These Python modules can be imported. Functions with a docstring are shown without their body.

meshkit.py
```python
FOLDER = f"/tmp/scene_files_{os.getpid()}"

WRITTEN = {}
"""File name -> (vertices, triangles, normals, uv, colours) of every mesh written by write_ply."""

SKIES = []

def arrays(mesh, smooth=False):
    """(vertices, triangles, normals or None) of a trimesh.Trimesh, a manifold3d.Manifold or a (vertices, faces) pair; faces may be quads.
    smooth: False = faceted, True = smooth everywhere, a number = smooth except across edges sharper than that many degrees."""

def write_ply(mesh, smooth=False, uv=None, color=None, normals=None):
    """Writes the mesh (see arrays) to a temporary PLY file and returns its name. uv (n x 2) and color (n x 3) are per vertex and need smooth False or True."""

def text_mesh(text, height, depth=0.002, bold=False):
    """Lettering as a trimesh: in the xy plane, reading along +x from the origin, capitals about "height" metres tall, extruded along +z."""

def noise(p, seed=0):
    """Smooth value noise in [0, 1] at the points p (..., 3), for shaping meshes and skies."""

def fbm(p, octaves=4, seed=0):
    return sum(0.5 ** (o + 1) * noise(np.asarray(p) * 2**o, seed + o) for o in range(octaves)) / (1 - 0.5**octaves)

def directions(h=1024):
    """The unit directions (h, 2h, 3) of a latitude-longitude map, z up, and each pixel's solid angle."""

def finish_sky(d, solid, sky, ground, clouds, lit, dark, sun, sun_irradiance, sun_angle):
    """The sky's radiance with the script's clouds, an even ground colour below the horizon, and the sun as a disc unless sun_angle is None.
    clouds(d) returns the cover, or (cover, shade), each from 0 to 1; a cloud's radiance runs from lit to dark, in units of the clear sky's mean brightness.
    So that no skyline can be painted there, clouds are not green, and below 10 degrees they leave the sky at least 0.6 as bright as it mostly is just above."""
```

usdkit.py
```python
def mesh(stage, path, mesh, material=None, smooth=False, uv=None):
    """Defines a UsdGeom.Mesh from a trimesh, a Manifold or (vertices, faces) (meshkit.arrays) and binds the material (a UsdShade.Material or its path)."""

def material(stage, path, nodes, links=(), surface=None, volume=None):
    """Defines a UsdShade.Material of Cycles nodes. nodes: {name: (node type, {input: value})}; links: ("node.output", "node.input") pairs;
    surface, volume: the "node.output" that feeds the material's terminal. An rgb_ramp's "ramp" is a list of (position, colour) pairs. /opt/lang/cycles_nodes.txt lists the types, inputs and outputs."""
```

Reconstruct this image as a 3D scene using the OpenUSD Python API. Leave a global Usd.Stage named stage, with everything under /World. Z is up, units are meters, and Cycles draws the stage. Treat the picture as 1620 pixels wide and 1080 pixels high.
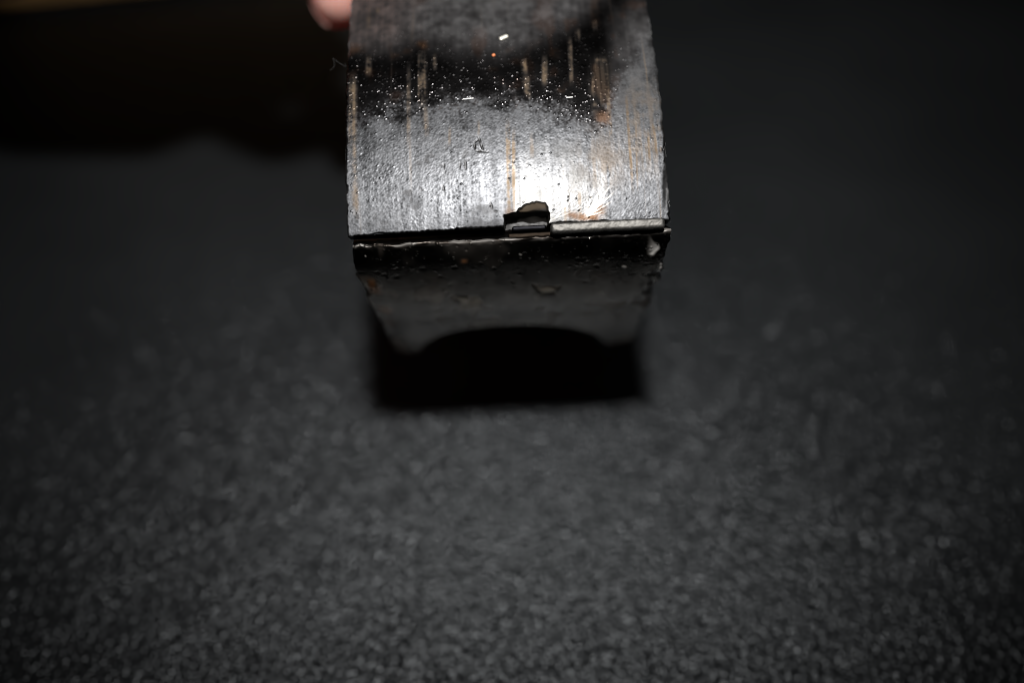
import math
import numpy as np
import trimesh
import manifold3d as m3
import usdkit
from scipy.ndimage import gaussian_filter
from pxr import Usd, UsdGeom, UsdLux, UsdShade, Gf, Sdf, Vt

stage = Usd.Stage.CreateInMemory()
UsdGeom.SetStageUpAxis(stage, UsdGeom.Tokens.z)
UsdGeom.SetStageMetersPerUnit(stage, 1.0)
UsdGeom.Xform.Define(stage, '/World')
rng = np.random.default_rng(7)

# ------------------------------------------------------------------ camera, lamp, exposure
S = 0.15                                   # metres from the lens to the front of the steel
TH = math.radians(50)                      # the camera looks this far down
HC = 1.24 * S                              # lens height over the table top
RIGHT = np.array([1.0, 0, 0])
FWD = np.array([0, math.cos(TH), -math.sin(TH)])
UP = np.array([0, math.sin(TH), math.cos(TH)])
EYE = np.array([0, 0, HC])
FPX = 1296.0                               # focal length in pixels of the 1620 px wide photograph


def W(X, Y, Z):
    """Right / up / forward of the lens, in units of S, to world metres."""
    X, Y, Z = np.broadcast_arrays(np.asarray(X, float), np.asarray(Y, float), np.asarray(Z, float))
    return EYE + S * (X[..., None] * RIGHT + Y[..., None] * UP + Z[..., None] * FWD)


def matrix(x, y, z, t):
    return Gf.Matrix4d(*x, 0, *y, 0, *z, 0, *t, 1)


cam = UsdGeom.Camera.Define(stage, '/World/camera')
cam.CreateHorizontalApertureAttr(36.0)
cam.CreateVerticalApertureAttr(24.0)
cam.CreateFocalLengthAttr(28.8)
cam.CreateFStopAttr(3.4)
cam.CreateFocusDistanceAttr(float(S * 1.003))
cam.CreateClippingRangeAttr(Gf.Vec2f(0.01, 50))
cam.CreateExposureAttr(0.0)
cam.AddTransformOp().Set(matrix(RIGHT, UP, -FWD, EYE))

# the camera's own flash, above and behind the lens
FLASH = W(0.01, 0.80, -0.50)
AIM = W(0.0, 0.60, 1.60)
fz = (FLASH - AIM) / np.linalg.norm(FLASH - AIM)
fx = np.cross([0, 0, 1.0], fz); fx /= np.linalg.norm(fx)
fy = np.cross(fz, fx)
flash = UsdLux.SphereLight.Define(stage, '/World/flash_lamp')
flash.CreateRadiusAttr(0.010)
flash.CreateIntensityAttr(1850.0)
flash.CreateColorAttr(Gf.Vec3f(1.0, 0.985, 0.975))
sh = UsdLux.ShapingAPI.Apply(flash.GetPrim())
sh.CreateShapingConeAngleAttr(41.0)
sh.CreateShapingConeSoftnessAttr(1.0)
flash.AddTransformOp().Set(matrix(fx, fy, fz, FLASH))

# a dim round ceiling lamp of the room
ceil = UsdLux.DiskLight.Define(stage, '/World/ceiling_lamp')
ceil.CreateRadiusAttr(0.55)
ceil.CreateIntensityAttr(0.08)
ceil.CreateColorAttr(Gf.Vec3f(1.0, 0.96, 0.95))
ceil.AddTransformOp().Set(matrix([1, 0, 0], [0, 1, 0], [0, 0, 1], [0.05, 0.15, 1.5]))

dm = usdkit.material(stage, '/World/Looks/room_dark', {'b': ('background_shader', {'color': (1.0, 0.93, 0.85), 'strength': 0.004})}, [], surface='b.background')
dome = UsdLux.DomeLight.Define(stage, '/World/room_background')
dome.CreateIntensityAttr(1.0)
UsdShade.MaterialBindingAPI.Apply(dome.GetPrim()).Bind(dm)


# ------------------------------------------------------------------ helpers
def tag(prim, label=None, category=None, group=None, kind=None):
    for k, v in (('label', label), ('category', category), ('group', group), ('kind', kind)):
        if v:
            prim.SetCustomDataByKey(k, v)
    return prim


def thing(name, label, category, loc=(0, 0, 0)):
    x = UsdGeom.Xform.Define(stage, '/World/' + name)
    x.AddTranslateOp().Set(Gf.Vec3d(*map(float, loc)))
    return tag(x.GetPrim(), label, category)


def write(path, v, f, material, n=None, primvars=None):
    m = UsdGeom.Mesh.Define(stage, path)
    m.CreatePointsAttr(Vt.Vec3fArray.FromNumpy(np.ascontiguousarray(v, np.float32)))
    m.CreateFaceVertexCountsAttr(Vt.IntArray.FromNumpy(np.full(len(f), 3, np.int32)))
    m.CreateFaceVertexIndicesAttr(Vt.IntArray.FromNumpy(np.ascontiguousarray(f, np.int32).ravel()))
    m.CreateSubdivisionSchemeAttr('none')
    if n is not None:
        m.CreateNormalsAttr(Vt.Vec3fArray.FromNumpy(np.ascontiguousarray(n, np.float32)))
        m.SetNormalsInterpolation('vertex')
    api = UsdGeom.PrimvarsAPI(m)
    for k, a in (primvars or {}).items():
        if a.ndim == 2:
            api.CreatePrimvar(k, Sdf.ValueTypeNames.Color3fArray, 'vertex').Set(Vt.Vec3fArray.FromNumpy(np.ascontiguousarray(a, np.float32)))
        else:
            api.CreatePrimvar(k, Sdf.ValueTypeNames.FloatArray, 'vertex').Set(Vt.FloatArray.FromNumpy(np.ascontiguousarray(a, np.float32)))
    UsdShade.MaterialBindingAPI.Apply(m.GetPrim()).Bind(material)
    return m.GetPrim()


def normals(v, f):
    n = np.zeros_like(v)
    fn = np.cross(v[f[:, 1]] - v[f[:, 0]], v[f[:, 2]] - v[f[:, 0]])
    for k in range(3):
        for c in range(3):
            n[:, c] += np.bincount(f[:, k], fn[:, c], len(v))
    return n / np.maximum(np.linalg.norm(n, axis=1, keepdims=True), 1e-30)


def grid_faces(r, c, flip=False):
    i, j = np.meshgrid(np.arange(r - 1), np.arange(c - 1), indexing='ij')
    a = (i * c + j).ravel(); b = a + 1; d = a + c; e = d + 1
    f = np.vstack([np.c_[a, b, e], np.c_[a, e, d]])
    return f[:, ::-1] if flip else f


class Builder:
    """Joins grids into one mesh, each grid smooth by itself, with per-vertex colour and roughness of the surface."""
    def __init__(self):
        self.v, self.f, self.n, self.c, self.r, self.m, self.k = [], [], [], [], [], [], 0

    def grid(self, P, flip, col, rough, metal=1.0, cut=None):
        r, c = P.shape[:2]
        v = P.reshape(-1, 3); f = grid_faces(r, c, flip)
        if cut is not None:
            f = f[~cut.reshape(-1)[f].any(1)]
        self.v.append(v); self.n.append(normals(v, f)); self.f.append(f + self.k); self.k += len(v)
        self.c.append(np.broadcast_to(col, (r, c, 3)).reshape(-1, 3)); self.r.append(np.broadcast_to(rough, (r, c)).reshape(-1)); self.m.append(np.broadcast_to(metal, (r, c)).reshape(-1))

    def build(self, path, material):
        return write(path, np.vstack(self.v), np.vstack(self.f), material, np.vstack(self.n), {'tint': np.vstack(self.c), 'wear': np.concatenate(self.r), 'metal': np.concatenate(self.m)})


def noise(shape, sigma):
    g = gaussian_filter(rng.standard_normal(shape), sigma, mode='reflect')
    return g / g.std()


def sm(x, a, b):
    t = np.clip((x - a) / (b - a), 0, 1)
    return t * t * (3 - 2 * t)


def mix(a, b, t):
    return a + (np.asarray(b) - a) * t[..., None]


# ------------------------------------------------------------------ materials
def worn_metal(name):
    return usdkit.material(stage, '/World/Looks/' + name, {
        't': ('attribute', {'attribute': 'tint'}), 'r': ('attribute', {'attribute': 'wear'}),
        'm': ('attribute', {'attribute': 'metal'}), 'p': ('principled_bsdf', {'specular_ior_level': 0.35})},
        [('m.fac', 'p.metallic'), ('t.color', 'p.base_color'), ('r.fac', 'p.roughness')], surface='p.BSDF')


def plain(name, color, rough, metallic=0.0, **kw):
    return usdkit.material(stage, '/World/Looks/' + name, {'p': ('principled_bsdf', {'base_color': color, 'roughness': rough, 'metallic': metallic, **kw})}, [], surface='p.BSDF')


M_steel = worn_metal('worn_bearing_steel')
M_tang = worn_metal('punched_steel')
M_mat = usdkit.material(stage, '/World/Looks/grained_black_plastic', {
    'g': ('geometry', {}),
    'warp': ('noise_texture', {'scale': 900.0, 'detail': 1.0}),
    'v': ('voronoi_texture', {'feature': 'smooth_f1', 'scale': 880.0, 'smoothness': 0.12, 'randomness': 1.0}),
    'n': ('noise_texture', {'scale': 2000.0, 'detail': 2.0}),
    'big': ('noise_texture', {'scale': 14.0, 'detail': 3.0}),
    'sq': ('math', {'math_type': 'power', 'value2': 2.0}),
    'h': ('math', {'math_type': 'multiply_add', 'value2': 0.22}),
    'b': ('bump', {'strength': 1.0, 'distance': 0.00046, 'invert': True}),
    'rr': ('map_range', {'from_min': 0.3, 'from_max': 0.7, 'to_min': 0.22, 'to_max': 0.28}),
    'ramp': ('rgb_ramp', {'ramp': [(0.3, (0.0105, 0.0115, 0.0122)), (0.7, (0.015, 0.0163, 0.0172))]}),
    'p': ('principled_bsdf', {'specular_ior_level': 0.5, 'specular_tint': (0.93, 0.975, 1.0)})},
    [('g.position', 'v.vector'), ('g.position', 'n.vector'), ('g.position', 'big.vector'), ('n.fac', 'h.value1'), ('v.distance', 'sq.value1'), ('sq.value', 'h.value3'),
     ('h.value', 'b.height'), ('b.normal', 'p.normal'), ('big.fac', 'rr.value'), ('rr.result', 'p.roughness'), ('big.fac', 'ramp.fac'), ('ramp.color', 'p.base_color')],
    surface='p.BSDF')
M_wood = usdkit.material(stage, '/World/Looks/brown_wood', {
    'g': ('geometry', {}), 'm': ('mapping', {'mapping_type': 'point', 'scale': (4.0, 60.0, 60.0)}),
    'n': ('noise_texture', {'scale': 3.0, 'detail': 5.0, 'distortion': 1.0}),
    'r': ('rgb_ramp', {'ramp': [(0.3, (0.10, 0.055, 0.018)), (0.7, (0.18, 0.105, 0.038))]}),
    'p': ('principled_bsdf', {'roughness': 0.5})},
    [('g.position', 'm.vector'), ('m.vector', 'n.vector'), ('n.fac', 'r.fac'), ('r.color', 'p.base_color')], surface='p.BSDF')
M_skin = usdkit.material(stage, '/World/Looks/skin', {
    'g': ('geometry', {}), 'n': ('noise_texture', {'scale': 90.0, 'detail': 4.0}),
    'r': ('rgb_ramp', {'ramp': [(0.3, (0.34, 0.15, 0.125)), (0.7, (0.42, 0.23, 0.19))]}),
    'f': ('noise_texture', {'scale': 1500.0, 'detail': 2.0}), 'b': ('bump', {'strength': 0.3, 'distance': 0.0003}),
    'p': ('principled_bsdf', {'roughness': 0.5, 'subsurface_weight': 0.25, 'subsurface_scale': 0.004, 'subsurface_radius': (1, 0.3, 0.15)})},
    [('g.position', 'n.vector'), ('n.fac', 'r.fac'), ('r.color', 'p.base_color'), ('g.position', 'f.vector'), ('f.fac', 'b.height'), ('b.normal', 'p.normal')], surface='p.BSDF')
M_nail = plain('fingernail', (0.75, 0.5, 0.44), 0.3)

# ------------------------------------------------------------------ the table top and the wooden board at its back
n = 60
xs = np.linspace(-1.1, 1.1, n); ys = np.linspace(-0.5, 1.3, n)
P = np.stack(np.broadcast_arrays(xs[None, :], ys[:, None], 0.0), -1)
tag(write('/World/table_top', P.reshape(-1, 3), grid_faces(n, n), M_mat), 'black pebble-grained plastic table top under the steel shells', 'table top', kind='structure')


def table_at(u, v):
    d = RIGHT * (u - 810) / FPX + UP * (540 - v) / FPX + FWD
    return EYE + d * (-EYE[2] / d[2])


a, b = table_at(-260, 54), table_at(240, 1)
e = (b - a) / np.linalg.norm(b - a); o = np.cross([0, 0, 1.0], e)
board = trimesh.creation.box((0.62, 0.16, 0.016))
V = np.array(board.vertices)
board = m3.Manifold.hull_points(np.vstack([V * [1, 1, 1 - 0.002 / 0.008 * 0.5], V * [0.998, 0.99, 1]]))
bv, bf, bn = __import__('meshkit').arrays(board, 20)
mid = (a + b) / 2 + o * 0.08 - e * 0.10
bv = mid + bv[:, :1] * e + bv[:, 1:2] * o + (bv[:, 2:] + 0.012) * [0, 0, 1.0]
bn = bn[:, :1] * e + bn[:, 1:2] * o + bn[:, 2:] * [0, 0, 1.0]
tag(write('/World/wooden_board', bv, bf, M_wood, bn), 'brown wooden board lying on the black table top in the far left corner', 'board')

# ------------------------------------------------------------------ the two bearing shells
RHO = math.radians(2.8)
AX = np.array([math.cos(RHO), math.sin(RHO)])      # ring axis in right/up
PX = np.array([-math.sin(RHO), math.cos(RHO)])     # across it
HALF = 0.3955 / 2
X0, P0 = -0.0035, 0.138
MM = 0.001 / S


def place(a, p, z):
    """axis coordinate, height p, depth z (units of S) -> right, up, forward"""
    X = X0 + a * AX[0] + (p - P0) * PX[0]
    Y = P0 + a * AX[1] + (p - P0) * PX[1]
    return X, Y, z


def pix(a, p, z):
    X, Y, Z = place(a, p, z)
    return 810 + FPX * X / Z, 540 - FPX * Y / Z


def bevel(d, r):
    """drop of a rounded edge of radius r at distance d from it"""
    d = np.clip(d, 0, r)
    return r - np.sqrt(np.maximum(r * r - (r - d) ** 2, 0))


def scatter_bumps(shape, cell, count, radius, height, where):
    """little round grains standing on a height field; radius, height in mm (ranges)"""
    h = np.zeros(shape)
    i = rng.integers(0, shape[0], count); j = rng.integers(0, shape[1], count)
    keep = rng.random(count) < where[i, j]
    for y, x in zip(i[keep], j[keep]):
        r = rng.uniform(*radius) / cell; k = int(r) + 1
        y0, y1, x0, x1 = max(y - k, 0), min(y + k + 1, shape[0]), max(x - k, 0), min(x + k + 1, shape[1])
        yy, xx = np.mgrid[y0:y1, x0:x1]
        q = ((yy - y) ** 2 + (xx - x) ** 2) / r ** 2
        h[y0:y1, x0:x1] = np.maximum(h[y0:y1, x0:x1], rng.uniform(*height) * np.clip(1 - q, 0, 1) ** 1.5)
    return h


def shell(path, P, Nrm, a, hgt, thick, col, rough, ja, js, tang_p, tang_z, material, metal=1.0, cut=None):
    """P: profile (rows x 2), Nrm: outward normals of the profile, hgt: outward relief (rows x cols, units of S),
    ja: sideways jitter, js: jitter along the profile."""
    p = P[:, :1] + Nrm[:, :1] * hgt + tang_p[:, None] * js
    z = P[:, 1:] + Nrm[:, 1:] * hgt + tang_z[:, None] * js
    A = a[None, :] + ja
    B = Builder()
    out = W(*place(A, p, z))
    B.grid(out, False, col, rough, metal, cut)
    pi = np.broadcast_to(P[:, :1] - Nrm[:, :1] * thick, p.shape); zi = np.broadcast_to(P[:, 1:] - Nrm[:, 1:] * thick, p.shape)
    Ai = np.broadcast_to(a[None, :], p.shape)
    inn = W(*place(Ai, pi, zi))
    sub = (slice(None, None, 4), slice(None, None, 8))
    dark = np.array([0.014, 0.012, 0.011])  # inner and edge faces darkened so the parting gap looks shaded
    ix = np.ix_(np.r_[0:len(P) - 1:6, len(P) - 1], np.r_[0:len(a) - 1:8, len(a) - 1]) if cut is None else np.ix_(np.arange(len(P)), np.arange(len(a)))
    B.grid(inn[ix], True, dark, 0.4, 1.0, None if cut is None else cut[ix])
    if cut is not None:                              # the wall of the cut-out, outer to inner face
        j = np.nonzero(cut.any(0))[0]
        i = np.argmax(cut[:, j], 0)
        j = np.r_[j[0] - 1, j, j[-1] + 1]; i = np.r_[len(P) - 1, i - 1, len(P) - 1]
        jj, ii = [], []
        for k in range(len(j)):
            if k and abs(i[k] - i[k - 1]) > 3:
                for w in np.linspace(i[k - 1], i[k], 20)[1:-1].astype(int):
                    jj.append(j[k] if k < len(j) / 2 else j[k - 1]); ii.append(w)
            jj.append(j[k]); ii.append(i[k])
        o_, i_ = out[ii, jj], inn[ii, jj]
        B.grid(o_ + (i_ - o_) * np.linspace(0, 1, 4)[:, None, None], False, dark * 1.4, 0.4)
    for sl, fl in (((slice(0, 1), slice(None)), True), ((slice(-1, None), slice(None)), False)):
        o_, i_ = out[sl][0], inn[sl][0]
        t = np.linspace(0, 1, 5)[:, None, None]
        B.grid(o_ + (i_ - o_) * t, fl, dark * 1.4, 0.4, 1.0, None if cut is None else np.broadcast_to(cut[sl], (5, len(a))))
    for sl, fl in (((slice(None), slice(0, 1)), False), ((slice(None), slice(-1, None)), True)):
        o_, i_ = out[sl][:, 0], inn[sl][:, 0]
        t = np.linspace(0, 1, 5)[:, None, None]
        B.grid(o_ + (i_ - o_) * t, fl, dark * 1.4, 0.4)
    B.build(path, material)
    return out


def profile_frame(P, inside):
    t = np.gradient(P, axis=0); t /= np.linalg.norm(t, axis=1, keepdims=True)
    nn = np.c_[t[:, 1], -t[:, 0]]
    if (nn * (P - inside)).sum() < 0:
        nn = -nn
    return t, nn


# ---- upper shell
R = 0.66
CEN = np.array([0.108, 0.9984 + R])
CELL = 0.1                                           # mm between the points of the height field
phi = np.r_[np.arange(0.0455, 0.62, CELL * MM / R), np.linspace(0.624, 1.95, 60)]
P = np.c_[CEN[0] + R * np.sin(phi), CEN[1] - R * np.cos(phi)]
t, nn = profile_frame(P, CEN)
na = int(2 * HALF / (CELL * MM)) + 1
a = np.linspace(-HALF, HALF, na)
shape = (len(phi), na)
U, V = pix(a[None, :], P[:, :1], P[:, 1:])
s = (phi - phi[0])[:, None] * R / MM                  # mm up from the parting edge
am = (a[None, :] + HALF) / MM                         # mm from the left edge
fine = (np.arange(len(phi)) < len(phi) - 60)[:, None].astype(float)

g1, g2, g4, g8, g20, g60 = [noise(shape, k) for k in (1.0, 2.0, 4.0, 8.0, 20.0, 60.0)]
streak = noise(shape, (90, 2.2)); streak2 = noise(shape, (45, 5.0)); streak3 = noise(shape, (140, 1.2))


def lobe(u, v, ru, rv, p=2.0):
    return np.exp(-(np.abs((U - u) / ru) ** p + np.abs((V - v) / rv) ** p))


def line(u0, v0, u1, v1, w, soft=0.3):
    """a scratch from pixel to pixel, full width w"""
    d = np.array([u1 - u0, v1 - v0], float); L = np.linalg.norm(d); d /= L
    q = (U - u0) * d[0] + (V - v0) * d[1]; r = (U - u0) * d[1] - (V - v0) * d[0]
    end = L * 0.22 + 4
    return np.exp(-(np.abs(r) / (w * 0.55)) ** 4) * sm(q, -end * 0.3, end) * (1 - sm(q, L - end, L + end * 0.3))


tan = np.zeros(shape)
for args, k in (((670, 78, 669, 172), 0.0), ):
    pass
for u0, v0, u1, v1, w, k in ((668, 80, 668, 170, 12, .95), (672, 165, 675, 215, 7, .5), (584, 88, 583, 122, 9, .5), (559, 118, 557, 230, 12, .75), (558, 215, 563, 345, 9, .6),
                             (687, 84, 688, 112, 6, .5), (647, 100, 646, 232, 6, .45), (828, 92, 831, 120, 8, .8), (832, 118, 835, 158, 10, .75), (862, 88, 861, 138, 8, .75), (901, 55, 904, 135, 6, .7),
                             (914, 45, 913, 66, 8, .5), (940, 30, 942, 50, 7, .35), (942, 95, 936, 160, 5, .6), (958, 96, 967, 225, 5, .85), (951, 92, 959, 100, 8, .7), (951, 92, 942, 100, 8, .7),
                             (938, 140, 942, 180, 8, .6), (950, 140, 953, 170, 5, .5), (990, 140, 1001, 300, 4, .75), (1005, 170, 1009, 300, 3, .5), (1032, 190, 1040, 250, 4, .7), (1025, 205, 1028, 260, 4, .6),
                             (803, 190, 806, 345, 6, .85), (813, 205, 812, 335, 5, .75), (841, 210, 842, 250, 6, .3), (900, 300, 902, 352, 3, .6), (916, 300, 918, 352, 5, .5), (584, 10, 583, 45, 7, .3), (597, 12, 598, 22, 5, .4),
                             (757, 190, 757, 215, 4, .4), (712, 200, 711, 230, 4, .35)):
    tan = np.maximum(tan, k * line(u0, v0, u1, v1, w) * np.clip(0.72 + 0.2 * g2 + 0.25 * streak3 + .22 * g8, 0.05, 1.2))
wide = sm(streak, 1.5, 2.8) * 0.55 * np.clip(0.5 + 0.5 * streak2, 0, 1)
wide = wide * (0.35 + 0.65 * sm(U, 850, 960))
tan = np.maximum(tan, wide)
tan = np.maximum(tan, 0.35 * lobe(950, 125, 16, 32, 4) * np.clip(0.8 + .3 * streak3, 0, 1))
tan = np.maximum(tan, 0.34 * lobe(955, 255, 34, 40) * np.clip(.6 + .4 * g8 + .3 * streak3, 0, 1))
tan = np.maximum(tan, 0.30 * sm(U, 985, 1005) * sm(V, 110, 170) * (1 - sm(V, 230, 300)) * np.clip(.5 + .5 * streak + .3 * g4, 0, 1))
scr = np.zeros(shape)                                # bare scratches fanning from a knock at the parting edge
for ang, L in ((-62, 60), (-52, 66), (-42, 62), (-33, 50), (-74, 55), (-20, 34), (-57, 40), (-47, 45)):
    q = math.radians(ang)
    scr = np.maximum(scr, line(925, 346, 925 + L * math.cos(q), 346 + L * math.sin(q), 2.2))
for u0, v0, u1, v1 in ((808, 345, 880, 352), (872, 352, 905, 336), (876, 350, 893, 333)):
    scr = np.maximum(scr, 0.6 * line(u0, v0, u1, v1, 2))
rustspot = np.zeros(shape)
for u, v, ru, rv, k in ((947, 333, 11, 8, .9), (930, 346, 20, 6, .85), (906, 345, 10, 8, .8), (668, 72, 9, 7, .8), (806, 338, 7, 9, .4), (860, 345, 6, 8, .3), (625, 90, 9, 6, .35), (876, 85, 9, 8, .45), (562, 80, 18, 5, .35),
                        (888, 142, 6, 5, .5), (953, 185, 12, 12, .7), (780, 110, 8, 5, .3), (942, 22, 8, 26, .4)):
    rustspot = np.maximum(rustspot, k * lobe(u, v, ru, rv, 3) * np.clip(.8 + .35 * g4, 0, 1))

# grainy upper part; the highlight's sharp upper edge and dark band painted as tint
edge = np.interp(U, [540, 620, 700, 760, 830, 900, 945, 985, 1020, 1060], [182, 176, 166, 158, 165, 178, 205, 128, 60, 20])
painted_dark = 1 - sm(V - edge + 3.5 * g8 + 7 * g2 + 5 * g1 + 4 * g20, -26, 24)
polish = sm(U + 4 * streak3, 802, 818) * (1 - sm(U + 8 * streak2 + 14 * g20, 885, 1000)) * sm(V + 14 * g20, 205, 320) * np.clip(.85 + .2 * streak + .15 * g8, .3, 1.1)

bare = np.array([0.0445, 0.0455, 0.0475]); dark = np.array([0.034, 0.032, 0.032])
col = np.broadcast_to(bare, shape + (3,)).copy()
col *= np.clip(1 + 0.06 * g4 + 0.06 * g8 + 0.08 * g20 + 0.08 * streak + 0.05 * streak3 + 0.12 * np.minimum(g2, 0.8) + 0.15 * g1, 0.25, 1.8)[..., None]
col = mix(col, np.array([0.074, 0.0725, 0.069]), 0.75 * polish)
blot = sm(.6 * g8 + g4 + 0.6 * g20 + .5 * g2, 1.0, 2.4) * lobe(700, 285, 95, 70, 4)
blot = np.maximum(blot, 0.6 * sm(g4 + .5 * g8 + .6 * g20 + .4 * g2, 1.9, 2.8))
col = mix(col, np.array([0.018, 0.0175, 0.0175]), 0.75 * blot * (1 - polish))
col = mix(col, dark, painted_dark * np.clip(0.92 + 0.08 * g2, 0, 1))
brown = sm(g20 + .5 * g8 + .5 * streak2, 0.6, 2.0) * painted_dark
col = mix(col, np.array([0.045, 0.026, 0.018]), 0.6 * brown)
# matte grey over top and right side; paints the ceiling's reflection at the top
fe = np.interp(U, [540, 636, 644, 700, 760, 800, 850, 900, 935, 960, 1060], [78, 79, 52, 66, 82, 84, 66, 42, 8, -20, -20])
painted_matte = 1 - sm(V - fe + 5 * g20 + 2 * g8, -34, 20)
painted_matte = np.maximum(painted_matte, 0.75 * sm(U + 6 * g20, 955, 1000) * (1 - sm(V + 12 * g20, 150, 225)) * sm(V - 0.6 * (1000 - U) + 6 * g20, -10, 60))
painted_matte = gaussian_filter(painted_matte, 16)
painted_matte = np.clip(painted_matte * (0.85 + 0.06 * g8 + 0.08 * g4 + 0.10 * streak + .06 * g20), 0, 0.95)
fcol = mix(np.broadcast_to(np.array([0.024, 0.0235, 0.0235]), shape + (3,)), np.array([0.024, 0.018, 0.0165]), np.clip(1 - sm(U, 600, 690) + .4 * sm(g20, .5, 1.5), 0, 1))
col = mix(col, fcol * np.clip(1 + .15 * g4 + .15 * g8, .4, 1.6)[..., None], painted_matte)
col = mix(col, np.array([0.085, 0.058, 0.032]), np.clip(tan, 0, 1) * 0.9)
col = mix(col, np.array([0.06, 0.03, 0.014]), rustspot)
col = mix(col, np.array([0.17, 0.16, 0.145]), scr * 0.8)
rough = 0.45 + 0.03 * g8 + 0.03 * g20 - 0.03 * polish + 0.05 * tan
rough = rough * (1 - painted_dark) + painted_dark * (0.22 + 0.02 * g8) + 0.12 * rustspot
painted_matte = np.maximum(painted_matte, 0.8 * np.clip(tan, 0, 1) * (0.35 + 0.65 * painted_dark))
rough = rough + painted_matte * 0.22
rough = np.clip(rough, 0.16, 0.7)

h = (0.0045 * g1 + 0.0018 * g2) * (1 - 0.6 * painted_dark) + 0.0004 * g4 + 0.004 * g20 + 0.014 * g60 + 0.0008 * streak3
h += scatter_bumps(shape, CELL, 6000, (.09, .26), (.025, .10), np.clip(painted_dark, 0.05, 1) * (1 - 0.6 * painted_matte) * fine)
h -= scatter_bumps(shape, CELL, 260, (.12, .4), (.01, .035), (1 - painted_dark) * fine * 0.7)
h -= 0.025 * blot
h -= 0.008 * np.clip(tan, 0, 1)
# a small triangular punch mark
for q in ((756, 214, 765, 240), (765, 240, 752, 238), (752, 238, 750, 226), (750, 226, 756, 221), (765, 240, 774, 240)):
    m = line(*q, 2.8) * np.clip(.8 + .35 * g4, 0, 1.2); h -= 0.10 * m; col = mix(col, np.array([0.018, 0.016, 0.014]), m * .6)
h += 0.04 * lobe(757, 230, 5, 6)
for q in ((655, 247, 656, 258), (700, 250, 706, 280), (736, 253, 737, 270), (728, 256, 727, 268), (775, 318, 780, 334), (780, 334, 790, 335), (789, 312, 793, 318), (700, 292, 704, 310), (712, 300, 716, 306)):
    m = line(*q, 3.0) * np.clip(.5 + .6 * g4, 0, 1); h -= 0.06 * m; col = mix(col, np.array([0.018, 0.016, 0.014]), m * .45)
# the notch punched in at the parting edge
poly = np.array([(799, 366), (799, 342), (816, 336), (833, 320), (863, 319), (868, 334), (869, 366)], float)
ins = np.full(shape, 1e9); sloped = np.full(shape, -1e9)
for k in range(len(poly)):
    (x0, y0), (x1, y1) = poly[k], poly[(k + 1) % len(poly)]
    L = math.hypot(x1 - x0, y1 - y0)
    if k == len(poly) - 1:
        continue
    side_ = -((U - x0) * (y1 - y0) - (V - y0) * (x1 - x0)) / L
    if k in (1, 2):
        sloped = np.maximum(sloped, side_)
    else:
        ins = np.minimum(ins, side_)
ins = np.minimum(ins, sloped) + 0.9 * g4 + .5 * g2
notch = sm(ins, -0.8, 1.8)
floor_depth = np.interp(V + 0.02 * (U - 835) + 1.5 * g8, [316, 322, 334, 341, 350, 372], [0.15, 0.28, 0.75, 2.6, 3.6, 3.7])
painted_matte = painted_matte * (1 - notch)
h = h * (1 - notch) - notch * (floor_depth + 0.05 * g8 + 0.03 * g4)
col = mix(col, np.array([0.05, 0.037, 0.024]), notch)
col = mix(col, np.array([0.008, 0.007, 0.006]), notch * sm(V + 1.5 * g8 + .25 * (U - 840), 330, 338))  # deep end of the notch blackened to stand for its shadow
rough = rough * (1 - notch) + notch * 0.5; painted_matte = np.maximum(painted_matte, 0.85 * notch)
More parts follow.
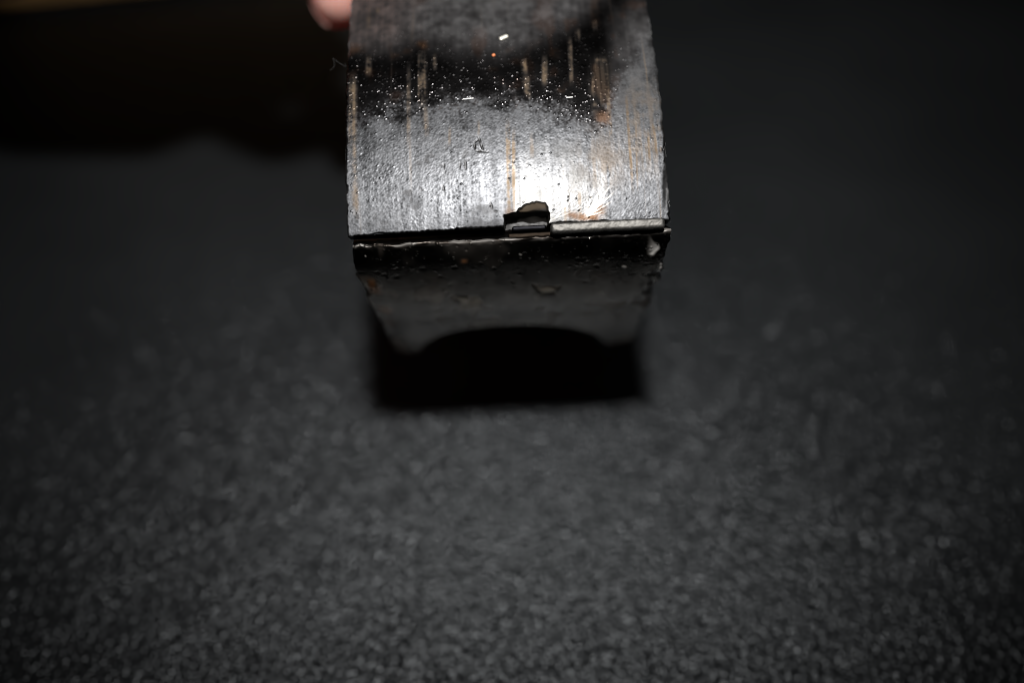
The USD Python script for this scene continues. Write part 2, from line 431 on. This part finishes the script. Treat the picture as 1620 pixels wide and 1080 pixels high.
# rounded, nicked edges
dl = am + 0.10 * noise(shape, (14, 3)) * 0.6; dr = (2 * HALF / MM - am) + 0.10 * noise(shape, (14, 3)) * 0.8
db = s + 0.06 * noise(shape, (3, 10))
for d in (dl, dr):
    h -= bevel(d, 0.45)
h -= bevel(db, 0.30) * (1 - notch)
nick = sm(g8 + g4, 1.3, 2.2) * (1 - sm(np.minimum(dl, dr), 0.1, 0.7)); h -= 0.25 * nick
col = mix(col, np.array([0.09, 0.09, 0.09]), (1 - sm(np.minimum(dl, dr), 0.15, 0.5)) * 0.6 * np.clip(.6 + .5 * g8, 0, 1))
chip = lobe(1057, 295, 6, 26, 3) ; h -= 0.5 * chip; col = mix(col, np.array([0.3, 0.3, 0.3]), chip * .7)

ja = np.zeros(shape); wj = 0.06 * noise(shape[0], 3) + 0.035 * noise(shape[0], 12)
ja += (MM * wj)[:, None] * np.clip((am - am.max() + 4) / 4, 0, 1)
wj = 0.05 * noise(shape[0], 3) + 0.02 * noise(shape[0], 12)
ja += (MM * wj)[:, None] * np.clip(1 - am / 4, 0, 1)
ej = 0.05 * noise(na, 2) + 0.03 * noise(na, 8) + np.interp(a, [-HALF, -0.01, 0.05, HALF], [0, .45, .6, .15])
js = (MM * ej)[None, :] * np.clip(1 - s / 3, 0, 1)
upper = thing('bearing_shell', 'upper curved steel half shell with scratched bright lower edge and a punched notch', 'bearing shell')
UP_OUT = shell('/World/bearing_shell/shell_wall', P, nn, a, h * MM, 4.0 * MM, col, rough, ja, js, t[:, 0], t[:, 1], M_steel, 1 - painted_matte)


def rounded_bar(size, r, seg=4):
    x, y, z = np.array(size) / 2 - r
    ball = m3.Manifold.sphere(r, seg * 4)
    return m3.Manifold.batch_hull([ball.translate([i * x, j * y, k * z]) for i in (-1, 1) for j in (-1, 1) for k in (-1, 1)])


def frame_at(a_, p_, z_, normal, relief=0.0):
    """world point and axes (along the ring axis, up the profile, outward) there"""
    c = W(*place(a_, p_, z_))
    X = (W(*place(a_ + .01, p_, z_)) - c); X /= np.linalg.norm(X)
    N = W(*place(a_, p_ + .01 * normal[0], z_ + .01 * normal[1])) - c; N /= np.linalg.norm(N)
    Y = np.cross(N, X)
    return c, X, Y, N


def put(path, mf, fr, material, color=None, rough=None, refine=None, rel=0.0, smooth=True, seed=3):
    mesh = mf.refine_to_length(refine) if refine else mf
    g = mesh.to_mesh(); v = np.array(g.vert_properties[:, :3], float); f = np.array(g.tri_verts)
    c, X, Y, N = fr
    w = c + v[:, :1] * X + v[:, 1:2] * Y + v[:, 2:3] * N
    if rel:
        import meshkit
        nv = normals(w, f); k = np.random.default_rng(seed).uniform(0, 100, 3)
        q = np.asarray(meshkit.fbm(w * 900 + k)).reshape(-1) + 0.6 * np.asarray(meshkit.fbm(w * 3500 + k)).reshape(-1)
        w = w + nv * (q * rel)[:, None]
    pv = None
    if color is not None:
        import meshkit
        q = np.asarray(meshkit.fbm(w * 700)).reshape(-1)
        pv = {'tint': np.clip(np.asarray(color)[None] * (1 + 0.5 * q[:, None]), 0, 1), 'wear': np.full(len(w), rough), 'metal': np.ones(len(w))}
    return write(path, w, f, material, normals(w, f) if smooth else None, pv)


# the tongue of steel bent inwards behind the notch
q = np.interp(0, [0, 1], [0, 1])
fr = frame_at((838 - 806) / FPX, 0.139, 1.0 + 3.0 * MM, np.array([0, -1.0]))
put('/World/bearing_shell/locating_tang', rounded_bar((0.0062, 0.0008, 0.0022), 0.0003), fr, M_tang, (0.007, 0.007, 0.008), 0.5, 0.0004, 0.0001)

# ---- lower shell
from scipy.interpolate import CubicSpline
ctrl = np.array([(.1275, 1.008), (.112, 1.018), (.0905, 1.043), (.058, 1.098), (.043, 1.148), (.0275, 1.212), (.009, 1.275), (-.0115, 1.342)])
L = np.r_[0, np.cumsum(np.linalg.norm(np.diff(ctrl, axis=0), axis=1))]
cs = CubicSpline(L, ctrl)
CELL2 = 0.13
sl = np.arange(0, L[-1], CELL2 * MM)
P = cs(sl)
P = gaussian_filter(P, (3, 0), mode='nearest')
t, nn = profile_frame(P, np.array([0.3, 1.4]))
na = int(2 * HALF / (CELL2 * MM)) + 1
H2 = HALF - 0.002
a = np.linspace(-H2, H2, na)
shape = (len(sl), na)
U, V = pix(a[None, :], P[:, :1], P[:, 1:])
s = sl[:, None] / MM; am = (a[None, :] + H2) / MM; wid = 2 * H2 / MM
g1, g2, g4, g8, g20, g50 = [noise(shape, k) for k in (1.0, 2.0, 4.0, 8.0, 20.0, 50.0)]
streak = noise(shape, (60, 2.5)); streak2 = noise(shape, (40, 6))
side = np.minimum(am, wid - am)
col = np.broadcast_to(np.array([0.21, 0.195, 0.178]), shape + (3,)).copy()
col *= np.clip(1 + 0.08 * g4 + .10 * g20 + .06 * streak, .4, 1.5)[..., None]
br = sm(g20 + .6 * streak2 + .5 * g8, .5, 2.0) * (0.4 + 0.6 * (1 - sm(side, 3, 10)))
col = mix(col, np.array([0.12, 0.08, 0.05]), .7 * br)
rusty = np.zeros(shape)
for u, v, ru, rv, k in ((735, 413, 6, 4, .8), (588, 452, 6, 9, .8), (592, 462, 10, 8, .4), (610, 495, 12, 7, .3), (616, 515, 9, 6, .3)):
    rusty = np.maximum(rusty, k * lobe(u, v, ru, rv, 3))
col = mix(col, np.array([0.40, 0.16, 0.05]), rusty)
rough = np.clip(0.17 + 0.02 * g8 + .02 * g20 + .25 * br + .3 * rusty, .1, .6)
h = .003 * g2 + .005 * g8 + .010 * g20 + .035 * g50 - 1.15 * np.clip(1 - side / 9.0, 0, 1) ** 2 * sm(s, 7, 15)
pit = np.clip(1 - sm(V, 400, 470), 0.12, 1) * (0.35 + 0.65 * (1 - sm(side, 4, 14)))
h += scatter_bumps(shape, CELL2, 1500, (.18, .5), (.05, .2), pit)
h -= scatter_bumps(shape, CELL2, 900, (.25, .8), (.05, .15), pit)
# stamped marks
markin = np.zeros(shape)
for poly_ in (((712, 466), (757, 470), (764, 482), (728, 486)), ((845, 452), (884, 455), (880, 468), (848, 466)), ((803, 441), (812, 443), (826, 462), (816, 462))):
    q = np.array(poly_, float); ins = np.full(shape, 1e9)
    for k in range(4):
        (x0, y0), (x1, y1) = q[k], q[(k + 1) % 4]
        ins = np.minimum(ins, ((x1 - x0) * (V - y0) - (y1 - y0) * (U - x0)) / math.hypot(x1 - x0, y1 - y0))
    rag = ins + 1.6 * g4 + 1.4 * g8; m = sm(rag, -3, 4); inner = sm(rag, 2, 7)
    h -= 0.28 * m - 0.20 * inner
    col = mix(col, np.array([0.16, .125, .09]), np.clip(m - inner, 0, 1) * .7); col = mix(col, np.array([0.30, .25, .18]), inner * .7); rough = rough + .10 * m + .15 * inner; markin = np.maximum(markin, inner)
# nicked, chipped edges
dl = am + .25 * noise(shape, (9, 4)) * .6; dr = wid - am + .25 * noise(shape, (9, 4)) * .6
chipr = np.clip(lobe(1044, 428, 28, 46, 4) * (1 - sm(wid - am, 1.2 + 1.2 * sm(V, 380, 450).mean(), 4.0)), 0, 1) * sm(g8 + .8 * g4, -0.9, 0.4)
bright = np.maximum(chipr, (1 - sm(side, .25, .8)) * sm(g8 + g4, 1.4, 2.2) * .6)
h -= bevel(dl, .6) + bevel(dr, .6) + bevel(s + .08 * noise(shape, (3, 9)), .45)
h += -chipr * (.20 + .13 * g4 + .14 * g8)
rim = (1 - sm(s, .35, .8)) * np.clip(.25 + .6 * noise(shape, (3, 5)), 0, 1)
h += (1 - sm(s, .5, 1.2)) * .05 * noise(shape, (3, 4))
bright = np.maximum(bright, rim * .45); col = mix(col, np.array([.022, .018, .015]), (1 - sm(s, .5, 1.1)) * .95); rough = rough + .25 * (1 - sm(s, .5, 1.1))
glint = sm(noise(shape, (2.2, 3)), 2.45, 2.9) * pit
bright = np.maximum(bright, glint); h += .22 * glint  # pale tint stands in for flash glints on specks and rim
col = mix(col, np.array([0.22, 0.21, 0.195]), np.clip(bright, 0, 1) * .8)
col = mix(col, np.array([0.36, 0.35, 0.33]), chipr * .9)
rough = rough + .15 * bright
ja = np.zeros(shape)
wj = .16 * noise(shape[0], 4) + .22 * noise(shape[0], 16)
ja += (MM * wj)[:, None] * np.clip((am - wid + 4) / 4, 0, 1)
wj = .14 * noise(shape[0], 4) + .16 * noise(shape[0], 16)
ja += (MM * wj)[:, None] * np.clip(1 - am / 4, 0, 1)
js = (MM * (.09 * noise(na, 4) + .10 * noise(na, 20)))[None, :] * np.clip(1 - s / 3, 0, 1)
# a wide shallow arch cut out of the lower end
q = np.abs((U[np.abs(V - 520).argmin(0), np.arange(na)] - 806) / 160)
av = 514 - .045 * (U - 806) + 50 * (1 - np.maximum(1 - np.minimum(q, 1) ** 2.3, 0) ** (1 / 2.3))[None, :]
first = np.argmax(V > av, 0); first = np.where((V > av).any(0), first, len(sl) - 30)
first = gaussian_filter(first.astype(float), 2).astype(int)
cut = (np.arange(len(sl))[:, None] >= first[None, :]) & (q < 0.985)[None, :]
lower = thing('bearing_shell_001', 'lower dark steel half shell with stamped dents and chipped right edge, curving away beneath', 'bearing shell')
shell('/World/bearing_shell_001/shell_wall', P, nn, a, h * MM, 3.6 * MM, col, np.clip(rough, .1, .7), ja, js, t[:, 0], t[:, 1], M_steel, 1 - .9 * np.clip(np.maximum(np.maximum(.9 * chipr * np.clip(.6 + .4 * g2 + .3 * g4, 0, 1), bright), .4 * markin), 0, 1), cut)
# the rounded ledge that fills the right half of the parting gap
fr = frame_at((962 - 806) / FPX, 0.1348, 1.0105, np.array([0.05, -1.0]))
put('/World/bearing_shell_001/parting_ledge', rounded_bar((0.0206, 0.0016, 0.004), 0.00045), fr, M_tang, (0.085, 0.082, 0.076), 0.58, 0.0002, 0.00022)
fr = frame_at((925 - 806) / FPX, 0.1300, 1.0285, np.array([0, -1.0]))
put('/World/bearing_shell_001/parting_face', rounded_bar((0.0280, 0.0010, 0.0040), 0.0003), fr, M_tang, (0.010, 0.0075, 0.0055), 0.55, 0.0006, 0.0001)

# ------------------------------------------------------------------ the hand that holds the shells
rad = lambda r: r * S


def limb(*pts):
    """pts: (X, Y, Z, radius) in units of S; hulls of neighbouring spheres"""
    out = []
    balls = [m3.Manifold.sphere(rad(r), 28).translate(list(map(float, W(x, y, z)))) for x, y, z, r in pts]
    for p_, q_ in zip(balls, balls[1:]):
        out.append(m3.Manifold.batch_hull([p_, q_]))
    return out


bones = []
wrist = (-1.08, .80, 1.50)
mcp = [(-.70, .86, 1.38), (-.68, .89, 1.51), (-.70, .88, 1.63), (-.74, .84, 1.74)]
bones += limb((*mcp[0], .070), (-.47, .80, 1.37, .060), (-.335, .69, 1.34, .053), (-.2745, .549, 1.30, .0435))           # index, its tip on the shell's rim
bones += limb((*mcp[1], .072), (-.44, .93, 1.50, .062), (-.36, .80, 1.50, .055), (-.40, .71, 1.46, .047))                # the others curled in
bones += limb((*mcp[2], .068), (-.47, .92, 1.64, .058), (-.41, .83, 1.62, .052), (-.46, .77, 1.57, .046))
bones += limb((*mcp[3], .062), (-.56, .87, 1.75, .052), (-.50, .85, 1.73, .046), (-.54, .81, 1.68, .041))
bones += limb((-1.0, .67, 1.42, .105), (-.84, .645, 1.27, .092), (-.63, .627, 1.24, .075), (-.51, .665, 1.215, .056), (-.39, .602, 1.20, .058), (-.165, .662, 1.217, .050))   # thumb on the outside
for k in range(4):
    bones += limb((*mcp[k], .075), (wrist[0] + .05, wrist[1], wrist[2] - .09 + .07 * k, .10))
bones.append(m3.Manifold.batch_hull([m3.Manifold.sphere(rad(.078), 24).translate(list(map(float, W(*q)))) for q in (mcp[0], mcp[3], (-1.0, .78, 1.40), (-1.0, .80, 1.62))]))
bones += limb((-.76, .76, 1.36, .10), (-.46, .745, 1.30, .100))
bones.append(m3.Manifold.batch_hull([m3.Manifold.sphere(rad(.085), 24).translate(list(map(float, W(*q)))) for q in ((-.84, .71, 1.34), (-.72, .80, 1.40), (-1.0, .78, 1.44))]))
bones += limb((wrist[0] + .06, wrist[1], wrist[2] - .07, .125), (-1.22, .76, 1.50, .135), (-1.7, .90, 1.56, .19), (-2.4, 1.0, 1.64, .26))
bones += limb((wrist[0] + .06, wrist[1], wrist[2] + .09, .125), (-1.22, .83, 1.62, .135), (-1.7, .90, 1.66, .19), (-2.4, 1.0, 1.70, .26))
hand = m3.Manifold.batch_boolean(bones, m3.OpType.Add).refine_to_length(0.0028)
g = hand.to_mesh()
hm = trimesh.Trimesh(np.array(g.vert_properties[:, :3], float), np.array(g.tri_verts))
trimesh.smoothing.filter_taubin(hm, lamb=.5, nu=.51, iterations=14)
hv, hf = np.array(hm.vertices), np.array(hm.faces)
thing('person', 'pink fingertip of a hand gripping the left rim of the steel shells at the top', 'person')
write('/World/person/hand', hv, hf, M_skin, normals(hv, hf))


def nail(path, tip, base, r, out):
    tip, base = np.array(W(*tip)), np.array(W(*base))
    d = (tip - base) / np.linalg.norm(tip - base)
    o_ = np.asarray(out, float); o_ = o_ - d * (o_ @ d); o_ /= np.linalg.norm(o_)
    sx = np.cross(d, o_)
    i, j = np.linspace(-1, 1, 13), np.linspace(-1, 1, 13)
    I, J = np.meshgrid(i, j, indexing='ij')
    ang = I * 0.85 * (1 - 0.18 * np.maximum(-J, 0) ** 2)
    R_ = rad(r) * (1.03 - 0.10 * np.maximum(J, 0) ** 2)
    Pn = tip + d * (J * rad(r) * .62 - rad(r) * .05)[..., None] + (np.sin(ang) * R_)[..., None] * sx + (np.cos(ang) * R_)[..., None] * o_
    v = Pn.reshape(-1, 3); f = grid_faces(13, 13)
    write(path, v, f, M_nail, normals(v, f))


nail('/World/person/fingernail', (-.2745, .547, 1.30), (-.335, .69, 1.34), .045, -RIGHT * 0.6 + FWD * .8)
nail('/World/person/fingernail_001', (-.165, .662, 1.217), (-.39, .602, 1.20), .050, UP * .6 - FWD * .8)

# ------------------------------------------------------------------ small debris on the shells
M_flake = plain('bright_shaving', (0.75, 0.72, 0.62), 0.4, 0.6)
M_fibre = plain('pale_fibre', (0.75, 0.75, 0.72), 0.5)
M_crumb = plain('orange_rust', (0.45, 0.14, 0.05), 0.6)


def on_upper(u, v, lift=0.0):
    """point and frame of the upper shell's outer face under a pixel of the photograph"""
    x, y = (u - 810) / FPX, (540 - v) / FPX
    best = None
    ph = np.linspace(0.03, 0.9, 4000)
    p_, z_ = CEN[0] + R * np.sin(ph), CEN[1] - R * np.cos(ph)
    # place() solved for a, given the ray's horizontal position
    a_ = (x * z_ - X0 - (p_ - P0) * PX[0]) / AX[0]
    err = np.abs(P0 + a_ * AX[1] + (p_ - P0) * PX[1] - y * z_)
    k = int(err.argmin())
    nrm = np.array([math.sin(ph[k]), -math.cos(ph[k])])
    c, X, Y, N = frame_at(a_[k], p_[k], z_[k], nrm)
    return c + N * lift, X, Y, N


def rot(fr, deg):
    c, X, Y, N = fr; q = math.radians(deg)
    return c, math.cos(q) * X + math.sin(q) * Y, -math.sin(q) * X + math.cos(q) * Y, N


def debris(name, label, cat, mf, fr, material, refine, rel, group=None):
    tag(put('/World/' + name, mf, fr, material, None, None, refine, rel), label, cat, group)


debris('metal_shaving', 'small pale metal shaving lying near the top of the upper shell', 'metal shaving', rounded_bar((0.0016, 0.0005, 0.0003), 0.00013), rot(on_upper(797, 61, 0.00022), 28), M_flake, 0.00012, 0.00014)
debris('rust_crumb', 'tiny orange rust crumb just below the pale shaving', 'rust crumb', rounded_bar((0.00045, 0.00035, 0.0003), 0.00012), rot(on_upper(781, 89, 0.0002), 35), M_crumb, 0.00008, 0.00012)
debris('fibre', 'short white fibre lying flat in the middle of the upper shell', 'fibre', rounded_bar((0.0020, 0.00017, 0.00017), 0.00008), rot(on_upper(741, 157, 0.00016), 3), M_fibre, None, 0)
debris('fibre_001', 'short white fibre lying left of the long worn patch on the upper shell', 'fibre', rounded_bar((0.0013, 0.00016, 0.00016), 0.00008), rot(on_upper(901, 155, 0.00016), 2), M_fibre, None, 0)
# curled lint clinging to the left edge
tt = np.linspace(0, 1, 40)
px = 546 - 26 * tt + 5 * np.sin(tt * 9); py = 97 + 8 * np.sin(tt * 7 + .6) + 6 * tt
zz = 1.045 + 0.02 * tt
lint = UsdGeom.BasisCurves.Define(stage, '/World/lint')
pts = np.array([W((u_ - 810) / FPX * z_, (540 - v_) / FPX * z_, z_) for u_, v_, z_ in zip(px, py, zz)])
lint.CreatePointsAttr(Vt.Vec3fArray.FromNumpy(pts.astype(np.float32)))
lint.CreateCurveVertexCountsAttr(Vt.IntArray([len(pts)]))
lint.CreateTypeAttr('linear')
lint.CreateWidthsAttr(Vt.FloatArray([0.00004] * len(pts))); lint.SetWidthsInterpolation('vertex')
UsdShade.MaterialBindingAPI.Apply(lint.GetPrim()).Bind(plain('grey_lint', (0.035, 0.035, 0.035), 0.6))
tag(lint.GetPrim(), 'faint curled grey lint hanging off the left edge of the upper shell', 'lint')
